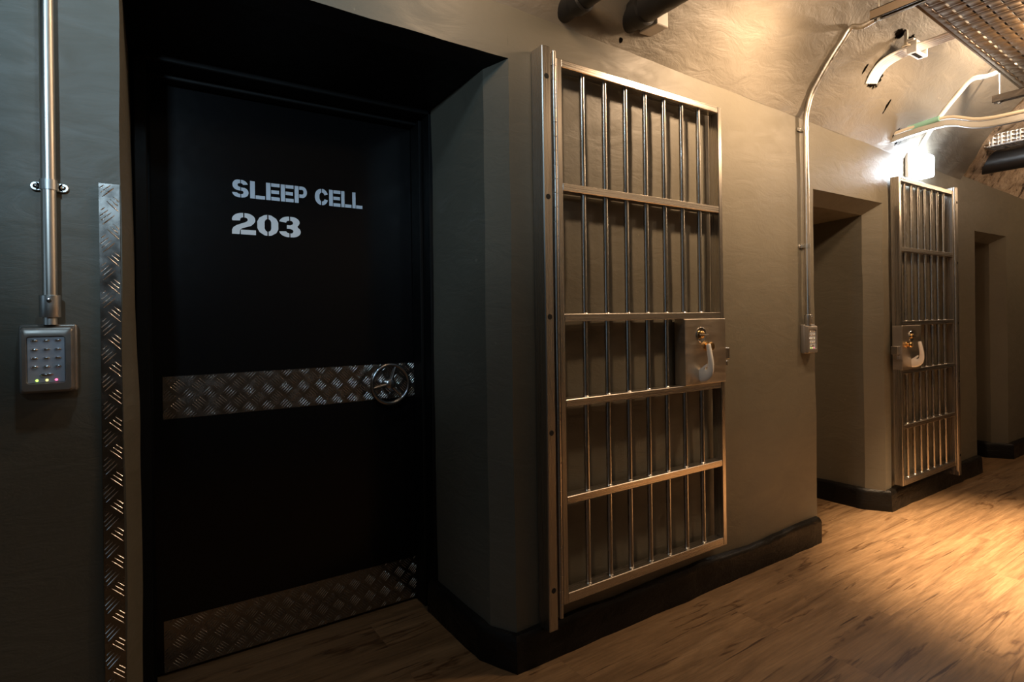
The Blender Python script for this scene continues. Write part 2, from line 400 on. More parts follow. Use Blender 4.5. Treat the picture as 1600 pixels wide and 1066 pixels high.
def tread(bm, u0, u1, v0, v1, P, pitch=.064, phase=(0, 0), th=.002):
    vs = [bm.verts.new(P(u, v, h)) for h in (0, -th) for u, v in ((u0, v0), (u1, v0), (u1, v1), (u0, v1))]
    bm.faces.new(vs[:4]); bm.faces.new(vs[4:][::-1])
    for k in range(4): bm.faces.new((vs[k], vs[(k + 1) % 4], vs[4 + (k + 1) % 4], vs[4 + k]))
    for o_, ang in (((0, 0), -PI / 4), ((pitch / 2, pitch / 2), PI / 4)):
        i0 = math.floor((u0 - phase[0]) / pitch) - 1; j0 = math.floor((v0 - phase[1]) / pitch) - 1
        for i in range(i0, i0 + int((u1 - u0) / pitch) + 4):
            for j in range(j0, j0 + int((v1 - v0) / pitch) + 4):
                cu, cv = phase[0] + i * pitch + o_[0], phase[1] + j * pitch + o_[1]
                s = (-math.sin(ang), math.cos(ang))
                for k in range(-2, 3):
                    c = (cu + s[0] * k * .0083, cv + s[1] * k * .0083)
                    if u0 - .01 < c[0] < u1 + .01 and v0 - .01 < c[1] < v1 + .01:
                        lens_bar(bm, c, ang, .033, .0031, .0017, P, (u0, u1, v0, v1))

# ------------------------------------------------------------------ door with lettering
YD = .655                                       # front face of the door leaf
door = thing('door_1', 'black cell door with stencilled lettering, tread plates and a handwheel', 'door', (.56, YD, 0), kind='structure')
b = bm_new(); box(b, .068, 1.037, YD, YD + .045, .008, 2.028, .003); obj('leaf', b, M['black_door'], door)
b = bm_new()
box(b, .031, .066, .50, YD + .05, 0, 2.062, .003); box(b, 1.038, 1.075, .50, YD + .05, 0, 2.062, .002); box(b, .031, 1.066, .50, YD + .05, 2.03, 2.062, .003)
box(b, 1.026, 1.040, .57, YD - .003, 0, 2.03, .003); box(b, .066, .078, .60, YD - .003, 0, 2.03, .003); box(b, .066, 1.04, .60, YD - .003, 2.012, 2.03, .003)
box(b, .0, 1.09, YD + .045, YD + .06, 0, 2.12)
obj('frame', b, M['black_frame'], door)
Pd = lambda u, v, h: Vector((u, YD - .003 - h, v))
b = bm_new(); tread(b, .106, 1.034, .869, 1.014, Pd, phase=(.024, .019)); band = obj('band_plate', b, [M['tread'], M['tread_bar']], door); band['label'] = 'tread plate band across the middle of the door'
b = bm_new(); tread(b, .100, 1.027, .012, .186, Pd, phase=(.02, .04)); kp = obj('kick_plate', b, [M['tread'], M['tread_bar']], door); kp['label'] = 'tread plate kick plate at the foot of the door'

# stencil lettering ------------------------------------------------
def poly(bm, pts, P):
    f = [bm.verts.new(P(x, y, .0006)) for x, y in pts]; g = [bm.verts.new(P(x, y, 0)) for x, y in pts]
    bm.faces.new(f)
    for k in range(len(pts)): bm.faces.new((f[k], f[(k + 1) % len(pts)], g[(k + 1) % len(pts)], g[k]))
def arc(cx, cy, rx, ry, a0, a1, n=10): return [(cx + rx * math.cos(math.radians(a0 + (a1 - a0) * k / n)), cy + ry * math.sin(math.radians(a0 + (a1 - a0) * k / n))) for k in range(n + 1)]
def band_arc(cx, cy, rx, ry, tx, ty, a0, a1, n=10): return arc(cx, cy, rx, ry, a0, a1, n) + arc(cx, cy, rx - tx, ry - ty, a1, a0, n)
G = .05
def glyph(ch):
    """stencil letters in a box 0..w by 0..1 (heavy slab strokes with bridges)"""
    R = lambda x0, x1, y0, y1: [(x0, y0), (x1, y0), (x1, y1), (x0, y1)]
    if ch == 'L': return 1.0, [R(0, .32, 0, 1), R(.37, 1.0, 0, .20)]
    if ch == 'E': return 1.0, [R(0, .32, 0, 1), R(.37, 1.0, .80, 1), R(.37, .95, .40, .60), R(.37, 1.0, 0, .20)]
    if ch == 'P': return 1.0, [R(0, .32, 0, 1), [(.37, 1), (.62, 1)] + arc(.62, .66, .38, .34, 90, -90, 14) + [(.37, .32), (.37, .52), (.60, .52)] + arc(.60, .66, .12, .14, -90, 90, 8) + [(.37, .80)]]
    if ch == 'C':
        top = arc(.56, .55, .56, .45, 178, 97, 10) + [(.52, .77)] + arc(.56, .55, .20, .22, 110, 180, 6) + [(.36, .45)] + arc(.56, .45, .20, .22, 180, 250, 6) + [(.49, .0)] + arc(.56, .45, .56, .45, 263, 182, 10)
        up = [(.57, 1)] + arc(.57, .57, .48, .43, 88, 15, 10) + [(.78, .62)] + arc(.57, .57, .20, .20, 20, 85, 6) + [(.57, .77)]
        lo = [(.57, 0), (.57, .23)] + arc(.57, .43, .20, .20, -85, -20, 6) + [(.78, .38), (1.06, .32)] + arc(.57, .43, .48, .43, -15, -88, 10)
        return 1.05, [top, up, lo]
    if ch == 'S':
        a = [(.49, 1), (.49, .80)] + arc(.44, .70, .11, .10, 90, 260, 7) + [(.49, .59), (.49, .385), (.30, .41)] + arc(.36, .70, .34, .30, 245, 95, 10)
        b_ = [(.54, 1)] + arc(.56, .70, .40, .30, 88, 12, 8) + [(.66, .72)] + arc(.56, .71, .10, .09, 10, 90, 4) + [(.54, .80)]
        c = [(.54, .575), (.72, .555)] + arc(.64, .29, .36, .285, 72, -88, 12) + [(.54, 0), (.54, .20)] + arc(.58, .29, .11, .09, -90, 90, 7) + [(.54, .38)]
        d = [(.49, 0)] + arc(.42, .28, .42, .28, 268, 182, 9) + [(.30, .27)] + arc(.42, .27, .12, .07, 180, 268, 4) + [(.49, .20)]
        return 1.02, [a, b_, c, d]
    if ch == '2':
        a = [(.47, 1)] + arc(.46, .68, .46, .32, 95, 180, 9) + [(.02, .62), (.34, .64)] + arc(.47, .69, .13, .10, 185, 95, 5) + [(.47, .79)]
        b_ = [(.52, 1)] + arc(.56, .70, .42, .30, 86, -35, 12) + [(.80, .42), (.42, .28), (.33, .20), (.31, .0), (0, 0), (0, .20)] + [(.06, .32), (.20, .42), (.55, .57)] + arc(.54, .69, .12, .10, -50, 90, 7) + [(.52, .79)]
        c = [(.36, .0), (1, .0), (1, .22), (.36, .22)]
        return 1.0, [a, b_, c]
    if ch == '0':
        l = [(.48, 1), (.34, .98), (.10, .84), (0, .66), (0, .34), (.10, .16), (.34, .02), (.48, 0), (.48, .20), (.40, .24), (.35, .34), (.35, .66), (.40, .76), (.48, .80)]
        return 1.0, [l, [(1.02 - x, y) for x, y in l][::-1]]
    if ch == '3':
        a = [(.47, 1)] + arc(.45, .70, .44, .30, 92, 172, 9) + [(.33, .70)] + arc(.46, .70, .13, .10, 175, 95, 5) + [(.47, .80)]
        b_ = [(.52, 1)] + arc(.58, .74, .38, .26, 85, -42, 12) + arc(.60, .28, .41, .28, 48, -88, 14) + [(.52, 0), (.52, .19)] + arc(.55, .29, .11, .10, -85, 85, 7) + [(.52, .41), (.36, .41), (.36, .58), (.52, .58)] + arc(.54, .70, .11, .10, -80, 88, 7) + [(.52, .80)]
        d = [(.47, 0)] + arc(.44, .30, .44, .30, 268, 188, 9) + [(.33, .28)] + arc(.45, .29, .12, .09, 185, 265, 5) + [(.47, .19)]
        return 1.0, [a, b_, d]
def word(bm, spans, z0, z1, P):
    for ch, xa, xb in spans:
        w_, polys = glyph(ch)
        for pl in polys: poly(bm, [(xa + x / w_ * (xb - xa), z0 + y * (z1 - z0)) for x, y in pl], P)
Pl = lambda u, v, h: Vector((u, YD - .0002 - h, v))
b = bm_new()
spans = [('S', .329, .385), ('L', .389, .440), ('E', .444, .492), ('E', .496, .542), ('P', .546, .592), ('C', .622, .672), ('E', .677, .722), ('L', .725, .766), ('L', .770, .811)]
word(b, spans, 1.650, 1.714, Pl); o = obj('lettering', b, M['letter'], door); o['label'] = 'stencilled words SLEEP CELL, tinted as in cool shade'
b = bm_new(); word(b, [('2', .327, .407), ('0', .412, .484), ('3', .488, .566)], 1.516, 1.594, Pl); o = obj('lettering', b, M['letter2'], door); o['label'] = 'stencilled number 203, paler as in stronger light'

# handwheel ----------------------------------------------------------
hw = Vector((.895, YD - .062, .936)); R_ = .078
b = bm_new()
lathe(b, hw + Vector((0, .0, 0)), (0, 1, 0), [(-.012, 0), (-.012, .014), (-.009, .019), (.012, .021), (.02, .016), (.06, .014)], 24)
wheel = obj('handwheel', b, M['wheel'], door); wheel['label'] = 'chrome handwheel on the tread plate band'
b = bm_new()
n, m_ = 56, 12; ring = []
for i in range(n):
    a = 2 * PI * i / n; c = hw + Vector((math.cos(a) * R_, -.004, math.sin(a) * R_))
    ring.append([b.verts.new(c + Vector((math.cos(a) * math.cos(2 * PI * k / m_), 0, math.sin(a) * math.cos(2 * PI * k / m_))) * .0085 + Vector((0, math.sin(2 * PI * k / m_) * .0085, 0))) for k in range(m_)])
for i in range(n):
    for k in range(m_): b.faces.new((ring[i][k], ring[(i + 1) % n][k], ring[(i + 1) % n][(k + 1) % m_], ring[i][(k + 1) % m_]))
obj('rim', b, M['wheel'], wheel)
for deg in (-48, 72, 190):
    a = math.radians(deg); d = Vector((math.cos(a), 0, math.sin(a)))
    b = bm_new(); tube(b, [hw + d * .012, hw + d * .045 + Vector((0, -.003, 0)), hw + d * .074 + Vector((0, -.004, 0))], [.009, .007, .0062], 12); obj('spoke', b, M['wheel'], wheel)

# the recesses farther on end in plain black doors
for k, (o, lab) in enumerate(zip(openings[1:], ('plain black door deep in the second recess', 'plain black door deep in the third recess'))):
    d = thing('door_%d' % (k + 2), lab, 'door', ((o['l'] + o['ri']) / 2, DEP - .02, 0), kind='structure')
    b = bm_new(); box(b, o['l'] + .05, o['ri'] - .05, DEP - .03, DEP + .015, .01, o['zi'] - .10, .003); obj('leaf', b, M['black_door'], d)
    b = bm_new(); box(b, o['l'] - .03, o['l'] + .047, DEP - .06, DEP + .02, 0, o['zi'] + .01); box(b, o['ri'] - .047, o['ri'] + .03, DEP - .06, DEP + .02, 0, o['zi'] + .01); box(b, o['l'] - .03, o['ri'] + .03, DEP - .06, DEP + .02, o['zi'] - .097, o['zi'] + .01); box(b, o['l'] - .03, o['ri'] + .03, DEP + .02, DEP + .03, 0, o['zi'] + .02); obj('frame', b, M['black_frame'], d)

# corner guard left of the door
b = bm_new(); Pg = lambda u, v, h: Vector((u, -.0055 - h, v)); tread(b, -.045, -.005, .0, 1.522, Pg, phase=(-.007, .01), th=.002)
tag(obj('corner_guard', b, [M['tread'], M['tread_bar']]), 'tall narrow tread plate strip on the wall edge left of the door', 'corner guard')

# ------------------------------------------------------------------ barred gates
def gate(hinge, free, zb, zt, label, rose_dx, knob_dx, box_w):
    """hinge / free: x of the hinged and free edges of the leaf"""
    s = 1 if free > hinge else -1; W = abs(free - hinge); yF, yBk = -.065, -.016
    X = lambda d: hinge + s * d                                  # distance from the hinge edge
    t = thing('barred_gate', label, 'gate', ((hinge + free) / 2, -.03, zb))
    def bxs(bm, d0, d1, *r, **k): a, c = sorted((X(d0), X(d1))); return box(bm, a, c, *r, **k)
    # fixed jamb with bolt holes
    b = bm_new(); bxs(b, -.062, -.024, yF - .003, -.004, zb - .075, zt + .03, bev=.003); jamb = obj('jamb', b, M['steel'], t)
    for z in (zt - .075, zt - .488, zt - .90, zt - 1.298, zb + .065):
        b = bm_new(); lathe(b, (X(-.043), yF - .0042, z), (0, 1, 0), [(0, 0), (0, .0085), (.0008, .0095)], 20); obj('bolt_hole', b, M['hole'], jamb)
    # piano hinge
    b = bm_new(); bxs(b, -.022, .004, yF + .006, yF + .009, zb - .035, zt + .022)
    z = zb - .04
    while z < zt + .015:
        cyl(b, (X(-.009), yF + .001, z + .0012), (X(-.009), yF + .001, min(z + .0478, zt + .022)), .0082, 12); z += .049
    cyl(b, (X(-.009), yF + .001, zb - .04), (X(-.009), yF + .001, zt + .02), .0062, 10)
    obj('hinge', b, M['steel'], t)
    # frame of rectangular tube
    b = bm_new(); bxs(b, .003, .026, yF, yBk, zb, zt, bev=.002); bxs(b, W - .024, W, yF, yBk, zb, zt, bev=.002); obj('stile', b, M['steel'], t)
    H_ = zt - zb
    fr = [0, .183, .3645, .5262, .7635, .9865]
    zr = [zt - .0135, zt - .446, zt - .905, zt - 1.206, zt - 1.546, zb + .018]
    zr = [zt - (zt - z) * H_ / 1.905 for z in zr[:5]] + [zb + .018]
    for i, z in enumerate(zr):
        hh = .0135 if i < 5 else .018
        b = bm_new(); bxs(b, .0255, W - .0235, yF + .0005, yBk - .0005, z - hh, z + hh, bev=.002); obj('rail', b, M['rail'], t)
    # bars
    for k in range(7):
        x = X(.026 + (W - .05) * (k + 1) / 8 + .002); yb = -.043
        b = bm_new()
        cyl(b, (x, yb, zr[5]), (x, yb, zr[3] if k > 4 else zr[0]), .0098, 16)
        if k > 4: cyl(b, (x, yb, zr[2]), (x, yb, zr[0]), .0098, 16)
        for z, hh in zip(zr[1:], (.0135,) * 4 + (.018,)):         # weld collars on the rails
            if not (k > 4 and z == zr[3]): lathe(b, (x, yb, z + hh - .001), (0, 0, 1), [(0, .0135), (.003, .0122), (.005, .0099)], 14)
        obj('bar', b, M['bar'], t)
    # lock case
    zl0, zl1 = zr[3] + .0136, zr[2] - .0136
    b = bm_new(); bxs(b, W - .024 - box_w, W + .001, yF - .006, yBk, zl0, zl1, bev=.002); lock = obj('lock_case', b, M['plate'], t)
    yP = yF - .006
    b = bm_new(); bxs(b, W + .001, W + .044, -.060, -.026, zl0 + .095, zl0 + .145, bev=.002); bxs(b, W + .001, W + .036, -.056, -.030, zl0 + .065, zl0 + .088, bev=.002); obj('latch_bolt', b, M['steel'], lock)
    xr, zro = X(W - rose_dx), zl1 - .066
    b = bm_new(); lathe(b, (xr, yP, zro), (0, -1, 0), [(0, .033), (.002, .033), (.004, .030), (.0035, .024), (.002, .020), (.002, 0)], 32); rose = obj('keyhole_rose', b, M['chrome'], lock)
    b = bm_new(); lathe(b, (xr, yP - .003, zro), (0, -1, 0), [(0, .0165), (.005, .016), (.009, .012), (.011, .006), (.0115, 0)], 24); obj('cylinder', b, M['brass'], rose)
    b = bm_new(); box(b, xr - .028, xr + .028, yP - .0165, yP - .0145, zro - .0018, zro + .0018, .0006); obj('key_slot_bar', b, M['chrome'], rose)
    xk, zk = X(W - knob_dx), zl1 - .116
    b = bm_new(); lathe(b, (xk, yP, zk), (0, -1, 0), [(0, .019), (.004, .019), (.006, .010), (.012, .010), (.016, .016), (.022, .019), (.028, .016), (.031, 0)], 22); obj('knob', b, M['brass'], lock)
    # white hooked pull: broad foot on the plate, neck standing off it
    xh = X(W - rose_dx) - .008 * s; zf = zl0 + .014
    path = [(yP + .001, zf + .046), (yP - .012, zf + .032), (yP - .034, zf + .030), (yP - .050, zf + .048), (yP - .053, zf + .085), (yP - .048, zf + .120), (yP - .043, zf + .150), (yP - .042, zf + .156)]
    hw_ = [.046, .038, .022, .0150, .0125, .0112, .0098, .006]
    b = bm_new(); pts = smooth_path([(xh, y, z) for y, z in path], 5); rings = []
    for i, p in enumerate(pts):
        d = (pts[min(i + 1, len(pts) - 1)] - pts[max(i - 1, 0)]).normalized(); up = Vector((1, 0, 0)); sd = d.cross(up).normalized()
        f = i / 5; k0 = min(int(f), len(hw_) - 2); th = hw_[k0] * (1 - (f - k0)) + hw_[k0 + 1] * (f - k0)
        rings.append([b.verts.new(p + up * (.0095 * math.cos(2 * PI * k / 16)) + sd * (th * math.sin(2 * PI * k / 16))) for k in range(16)])
    for r0, r1 in zip(rings, rings[1:]):
        for k in range(16): b.faces.new((r0[k], r0[(k + 1) % 16], r1[(k + 1) % 16], r1[k]))
    b.faces.new(rings[0][::-1]); b.faces.new(rings[-1])
    # keep the foot from sinking behind the plate
    for v in b.verts: v.co.y = min(v.co.y, yP + .0005)
    o = obj('pull_handle', b, M['handle'], lock); o['label'] = 'white hooked pull handle'
    return t
gate(1.252, 2.168, .197, 2.100, 'larger nearer barred steel gate, hinged at left, beside the black door', .165, .128, .242)
gate(4.690, 3.872, .150, 2.018, 'smaller farther barred steel gate, hinged at right, under the white lamp', .118, .062, .236)

# ------------------------------------------------------------------ keypads, built once around the first and copied
kx, kz = -.1365, 1.05
def make_keypad():
    t = thing('door_keypad', 'large metal keypad with lit indicators at the foot of the left pipe', 'keypad', (kx, 0, kz))
    b = bm_new()
    box(b, -.187, -.0865, -.026, -.0005, 1.050, 1.199, .006, 3)
    # stepped front with an opening for the panel
    rect = lambda x0, x1, z0, z1, y, r=.006: [b.verts.new((cx + r * math.cos(a), y, cz + r * math.sin(a))) for cx, cz, a0 in ((x1 - r, z1 - r, 0), (x0 + r, z1 - r, 90), (x0 + r, z0 + r, 180), (x1 - r, z0 + r, 270)) for a in [math.radians(a0 + 22.5 * q) for q in range(5)]]
    loops = [rect(-.184, -.090, 1.053, 1.196, -.024), rect(-.183, -.094, 1.054, 1.191, -.040), rect(-.180, -.097, 1.057, 1.187, -.043), rect(-.1735, -.1065, 1.0715, 1.1735, -.0428), rect(-.172, -.108, 1.073, 1.172, -.036)]
    for l0, l1 in zip(loops, loops[1:]):
        for k in range(20): b.faces.new((l0[k], l0[(k + 1) % 20], l1[(k + 1) % 20], l1[k]))
    b.faces.new(loops[-1]); obj('housing', b, M['pad'], t)
    b = bm_new(); box(b, -.1715, -.1085, -.0375, -.0358, 1.0735, 1.1715, .0005, 1); obj('panel', b, M['padface'], t)
    for z in (1.1640, 1.1448, 1.1262, 1.1076):
        for x in (-.1598, -.1396, -.1202):
            b = bm_new(); lathe(b, (x, -.0374, z), (0, -1, 0), [(0, .0066), (.0012, .0064), (.0028, .0048), (.0038, .0022), (.004, 0)], 20, 1, .52)
            # widen along x, flatten in z
            obj('button', b, M['chrome'], t)
    b = bm_new(); lathe(b, (-.1396, -.0374, 1.0905), (0, -1, 0), [(0, .0118), (.0012, .0116), (.0028, .009), (.0036, .004), (.0038, 0)], 24, 1, .30); o = obj('button', b, M['chrome'], t); o['label'] = 'wide button under the number buttons'
    for x, m, c in ((-.1560, 'ledg', 'green'), (-.1392, 'ledy', 'yellow'), (-.1232, 'ledr', 'red')):
        b = bm_new(); lathe(b, (x, -.0373, 1.0785), (0, -1, 0), [(0, .0026), (.001, .0024), (.0018, .0013), (.002, 0)], 14); o = obj('indicator_light', b, M[m], t); o['label'] = 'lit %s indicator' % c
    return t
pad = make_keypad()
def dup(root, loc, label=None):
    r = root.copy(); C.objects.link(r); r.location = loc
    if label: r['label'] = label
    for ch in list(root.children):
        c = ch.copy(); C.objects.link(c); c.parent = r
        for g in ch.children:
            d = g.copy(); C.objects.link(d); d.parent = c
    return r
pad['group'] = 'keypads beside the doors'
pad2 = dup(pad, (2.932, 0, .993), 'small distant metal keypad beside the second recess, past the nearest gate')

# ------------------------------------------------------------------ conduits
def clamp(parent, x, z, m, y=-.030, r=.0137):
    b = bm_new()
    tube(b, [(x, y, z - .011), (x, y, z + .011)], r + .0022, 20)
    box(b, x - .024, x + .024, -.0085, -.0005, z - .0095, z + .0095, .001); [lathe(b, (x + q, -.0005, z), (0, -1, 0), [(0, .0096), (.0072, .0096), (.008, .0086)], 20) for q in (-.024, .024)]; box(b, x - .012, x + .012, y + .006, -.0005, z - .009, z + .009, .002)
    c = obj('clamp', b, m, parent)
    for dx in (-.024, .024):
        b = bm_new(); lathe(b, (x + dx, -.0083, z), (0, -1, 0), [(0, .0052), (.002, .0048), (.0032, .002), (.0033, 0)], 14); obj('screw', b, M['chrome'], c)
def coupling(parent, x, z0, z1, m, y=-.030):
    b = bm_new(); lathe(b, (x, y, z0), (0, 0, 1), [(0, .0185), (.001, .0190), (z1 - z0 - .001, .0190), (z1 - z0, .0182)], 24)
    lathe(b, (x, y, z0 - .016), (0, 0, 1), [(0, .0125), (.016, .0125)], 20)
    c = obj('coupling', b, m, parent); b = bm_new(); lathe(b, (x, y - .0185, (z0 + z1) / 2 + .012), (0, -1, 0), [(0, .005), (.002, .0045), (.003, 0)], 12); obj('screw', b, M['chrome'], c)
c1 = thing('conduit', 'straight steel pipe down the left edge of the wall to the large keypad', 'pipe', (-.132, 0, 1.2))
b = bm_new(); cyl(b, (-.133, -.030, 1.214), (-.133, -.030, 2.318), .0135, 24); obj('pipe', b, M['conduit'], c1)
clamp(c1, -.133, 1.502, M['galv']); coupling(c1, -.133, 1.214, 1.262, M['galv'])
xc = 2.908
c2 = thing('conduit', 'long bent pipe rising over the vault from the small keypad', 'pipe', (xc, 0, 1.13))
b = bm_new()
hug = [(xc, y, vz(xc, y) - .014) for y in (-.062, -.10, -.14, -.18, -.22, -.26)]
path = [(xc, -.030, 1.145), (xc, -.030, 1.7), (xc, -.030, 2.10), (xc, -.032, 2.20), (xc, -.042, 2.25)] + hug + [(xc, -.31, 2.552), (xc, -.38, 2.562), (xc, -.46, 2.562), (xc, -.546, 2.560)]
tube(b, smooth_path(path, 6), .0135, 20); obj('pipe', b, M['conduit'], c2)
clamp(c2, xc, 2.146, M['galv']); clamp(c2, xc, 1.545, M['galv']); coupling(c2, xc, 1.145, 1.193, M['galv'])
c3 = thing('conduit', 'short pale pipe curving up from the glowing white lamp', 'pipe', (4.24, 0, 2.2))
xl = 4.22
hug = [(4.22, y, vz(4.22, y) - .014) for y in (-.08, -.13, -.19, -.25, -.32)]
b = bm_new(); tube(b, smooth_path([(xl, -.05, 2.205), (xl, -.052, 2.24)] + hug + [(4.22, -.40, 2.578), (4.22, -.48, 2.59), (4.22, -.60, 2.592), (4.22, -.80, 2.592)], 6), .0135, 18); obj('pipe', b, M['cream'], c3)

# ------------------------------------------------------------------ glowing bulkhead lamp
lamp = thing('bulkhead_lamp', 'glowing white bulkhead lamp on the wall above the second gate', 'lamp', (4.21, 0, 2.05))
b = bm_new(); box(b, 4.11, 4.31, -.028, -.0005, 2.052, 2.205, .006); obj('base', b, M['white'], lamp)
b = bm_new(); box(b, 4.115, 4.305, -.098, -.028, 2.057, 2.200, .018, 3); obj('lens', b, M['lens'], lamp)

# ------------------------------------------------------------------ overhead services
# perforated cable tray (real slots)
TA, TB = Vector((2.3, -.564, 2.532)), Vector((4.95, -.5036, 2.466))     # near-wall lower edge
td = (TB - TA); Lt = td.length; tdir = td.normalized(); tside = Vector((tdir.y, -tdir.x, 0)).normalized(); TW = .46
tup = tside.cross(tdir).normalized(); tup = tup if tup.z > 0 else -tup
T = lambda a, s, h=0: TA + tdir * a + tside * s + tup * h
tray = thing('cable_tray', 'broad perforated brown cable tray hung beneath the vault at upper right', 'cable tray', TA)
b = bm_new()
def slotted(bm, A, a0, a1, s0, s1, rows, pitch, sl, sw):
    """sheet with rows of slots: A(a, s) -> point"""
    na = int((a1 - a0) / pitch); rp = (s1 - s0) / rows
    ss = [s0]
    for r in range(rows):
        c = s0 + (r + .5) * rp; ss += [c - sw / 2, c + sw / 2]
    ss.append(s1)
    vc = {}
    def V(a, s):
        k = (round(a, 5), round(s, 5))
        if k not in vc: vc[k] = bm.verts.new(A(a, s))
        return vc[k]
    def quad(a, c, s, e): bm.faces.new((V(a, s), V(c, s), V(c, e), V(a, e)))
    for i in range(na):
        p = a0 + i * pitch; cuts = [p, p + .005, p + .005 + sl, p + .005 + sl + .008, p + .005 + sl + .014, p + pitch]
        for j in range(len(ss) - 1):
            for k in range(5):
                if j % 2 == 1 and k in (1, 3): continue
                quad(cuts[k], cuts[k + 1], ss[j], ss[j + 1])
slotted(b, lambda a, s: T(a, s), 0, Lt, .012, TW - .012, 9, .078, .036, .0085)
g = [b.verts.new(T(a, s)) for a, s in ((0, 0), (Lt, 0), (Lt, .012), (0, .012))]; b.faces.new(g)
g = [b.verts.new(T(a, s)) for a, s in ((0, TW - .012), (Lt, TW - .012), (Lt, TW), (0, TW))]; b.faces.new(g)
deck = obj('deck', b, M['tray'], tray)
md = deck.modifiers.new('thickness', 'SOLIDIFY'); md.thickness = .0015
for s in (0, TW):
    b = bm_new(); slotted(b, lambda a, h, s=s: T(a, s, h), 0, Lt, .0, .055, 2, .052, .022, .009)
    o = obj('side_flange', b, M['tray'], tray); md = o.modifiers.new('thickness', 'SOLIDIFY'); md.thickness = .0015
for k, (s, r) in enumerate([(.040, .015)] + [(.125 + .037 * q, .0165) for q in range(9)]):
    b = bm_new(); pts = [T(a, s + .0008 * math.sin(a * 2.1 + k * 1.7), r + .003) for a in [Lt * q / 40 for q in range(41)]]
    tube(b, pts, r, 10)
    tag(obj('power_cable', b, M['cable']), 'dark cable lying in the perforated tray, seen through its slots', 'cable', 'cables in the tray')
# trapeze hangers: slotted channel with threaded rods
def trapeze(X, label):
    a = (X - TA.x) / tdir.x; pw = T(a, -.125, -.003); pf = T(a, TW + .1, -.003)
    t = thing('tray_hanger', label, 'hanger', pw)
    d = (pf - pw); b = bm_new(); x = pw.x; z1 = min(pw.z, pf.z) - .002
    y0, y1 = pf.y, pw.y
    box(b, x - .0205, x + .0205, y0, y1, z1 - .003, z1); box(b, x - .0205, x - .018, y0, y1, z1 - .041, z1); box(b, x + .018, x + .0205, y0, y1, z1 - .041, z1)
    box(b, x - .0205, x - .011, y0, y1, z1 - .041, z1 - .0385); box(b, x + .011, x + .0205, y0, y1, z1 - .041, z1 - .0385)
    obj('channel', b, M['brown'], t)
    for y in (y1 - .03, y0 + .03):
        b = bm_new(); cyl(b, (x, y, z1 - .05), (x, y, vz(x, y) + .01), .005, 10); lathe(b, (x, y, z1 - .049), (0, 0, 1), [(0, .0), (0, .011), (.008, .011), (.008, 0)], 6); obj('threaded_rod', b, M['galv'], t)
trapeze(2.735, 'slotted steel channel carrying the tray at its visible near end')
trapeze(4.32, 'slotted steel channel under the tray near the right picture edge')

# galvanised strap that comes out of a hole in the vault
st = thing('steel_strap', 'bright ribbed galvanised strap coming out of the vault beneath the tray', 'strap', (3.35, -.16, 2.45))
b = bm_new(); hwid = .052
prof = smooth_path([(3.350, -.146, 2.432), (3.340, -.180, 2.478), (3.345, -.225, 2.518), (3.375, -.300, 2.548), (3.44, -.46, 2.578), (3.50, -.60, 2.600), (3.56, -.75, 2.605)], 5)
rows = []
for i, p in enumerate(prof):
    d = (prof[min(i + 1, len(prof) - 1)] - prof[max(i - 1, 0)]).normalized(); sx = Vector((1, 0, 0)); sx = (sx - d * sx.dot(d)).normalized(); up = sx.cross(d).normalized(); up = up if up.z > 0 else -up
    row = []
    nr = 24
    for k in range(nr + 1):
        f = k / nr; h = .0032 * abs(math.sin(f * PI * 5)) if 0 < k < nr else 0
        row.append(b.verts.new(p + sx * ((f - .5) * 2 * hwid) - up * h))
    rows.append(row)
for r0, r1 in zip(rows, rows[1:]):
    for k in range(len(r0) - 1): b.faces.new((r0[k], r0[k + 1], r1[k + 1], r1[k]))
o = obj('band', b, M['galv_lit'], st); md = o.modifiers.new('thickness', 'SOLIDIFY'); md.thickness = .003
bx_, by_ = 3.405, -.345
b = bm_new(); box(b, bx_ - .062, bx_ + .062, by_ - .024, by_ + .024, 2.520, 2.530, .004); box(b, bx_ - .066, bx_ - .056, by_ - .024, by_ + .024, 2.52, 2.582, .003); box(b, bx_ + .056, bx_ + .066, by_ - .024, by_ + .024, 2.52, 2.582, .003); box(b, bx_ - .085, bx_ + .066, by_ - .018, by_ + .018, 2.575, 2.587, .003)
br = obj('bracket', b, M['galv_lit'], st)
b = bm_new(); box(b, bx_ - .045, bx_ + .045, by_ - .009, by_ + .009, 2.5185, 2.5205); obj('slot', b, M['hole'], br)
b = bm_new(); cyl(b, (3.33, -.325, 2.555), (3.33, -.325, vz(3.33, -.325) + .012), .009, 12); lathe(b, (3.33, -.325, 2.555), (0, 0, 1), [(0, 0), (0, .02), (.006, .02), (.006, 0)], 16); obj('threaded_rod', b, M['cream'], st)

# angle iron run with cables, lower, above the lamp
ai = thing('angle_bracket', 'bent galvanised angle iron crossing above the white lamp', 'bracket', (3.87, -.03, 2.24))
b = bm_new(); path = [Vector((3.875, -.015, 2.228)), Vector((3.885, -.11, 2.245)), Vector((3.895, -.30, 2.257)), Vector((3.905, -.45, 2.205)), Vector((3.90, -.66, 2.192)), Vector((3.90, -1.2, 2.19))]
def angle_sweep(bm, pts, w, h, th=.004):
    rows = []
    for i, p in enumerate(pts):
        d = (pts[min(i + 1, len(pts) - 1)] - pts[max(i - 1, 0)]); d.z = 0; d.normalize(); s = Vector((d.y, -d.x, 0)); s = s if s.x < 0 else -s
        rows.append([bm.verts.new(p + q) for q in (Vector((0, 0, 0)), s * w, s * w + Vector((0, 0, th)), s * th + Vector((0, 0, th)) , s * th + Vector((0, 0, h)), Vector((0, 0, h)))])
    for a, c in zip(rows, rows[1:]):
        for k in range(6): bm.faces.new((a[k], a[(k + 1) % 6], c[(k + 1) % 6], c[k]))
    bm.faces.new(rows[0]); bm.faces.new(rows[-1][::-1])
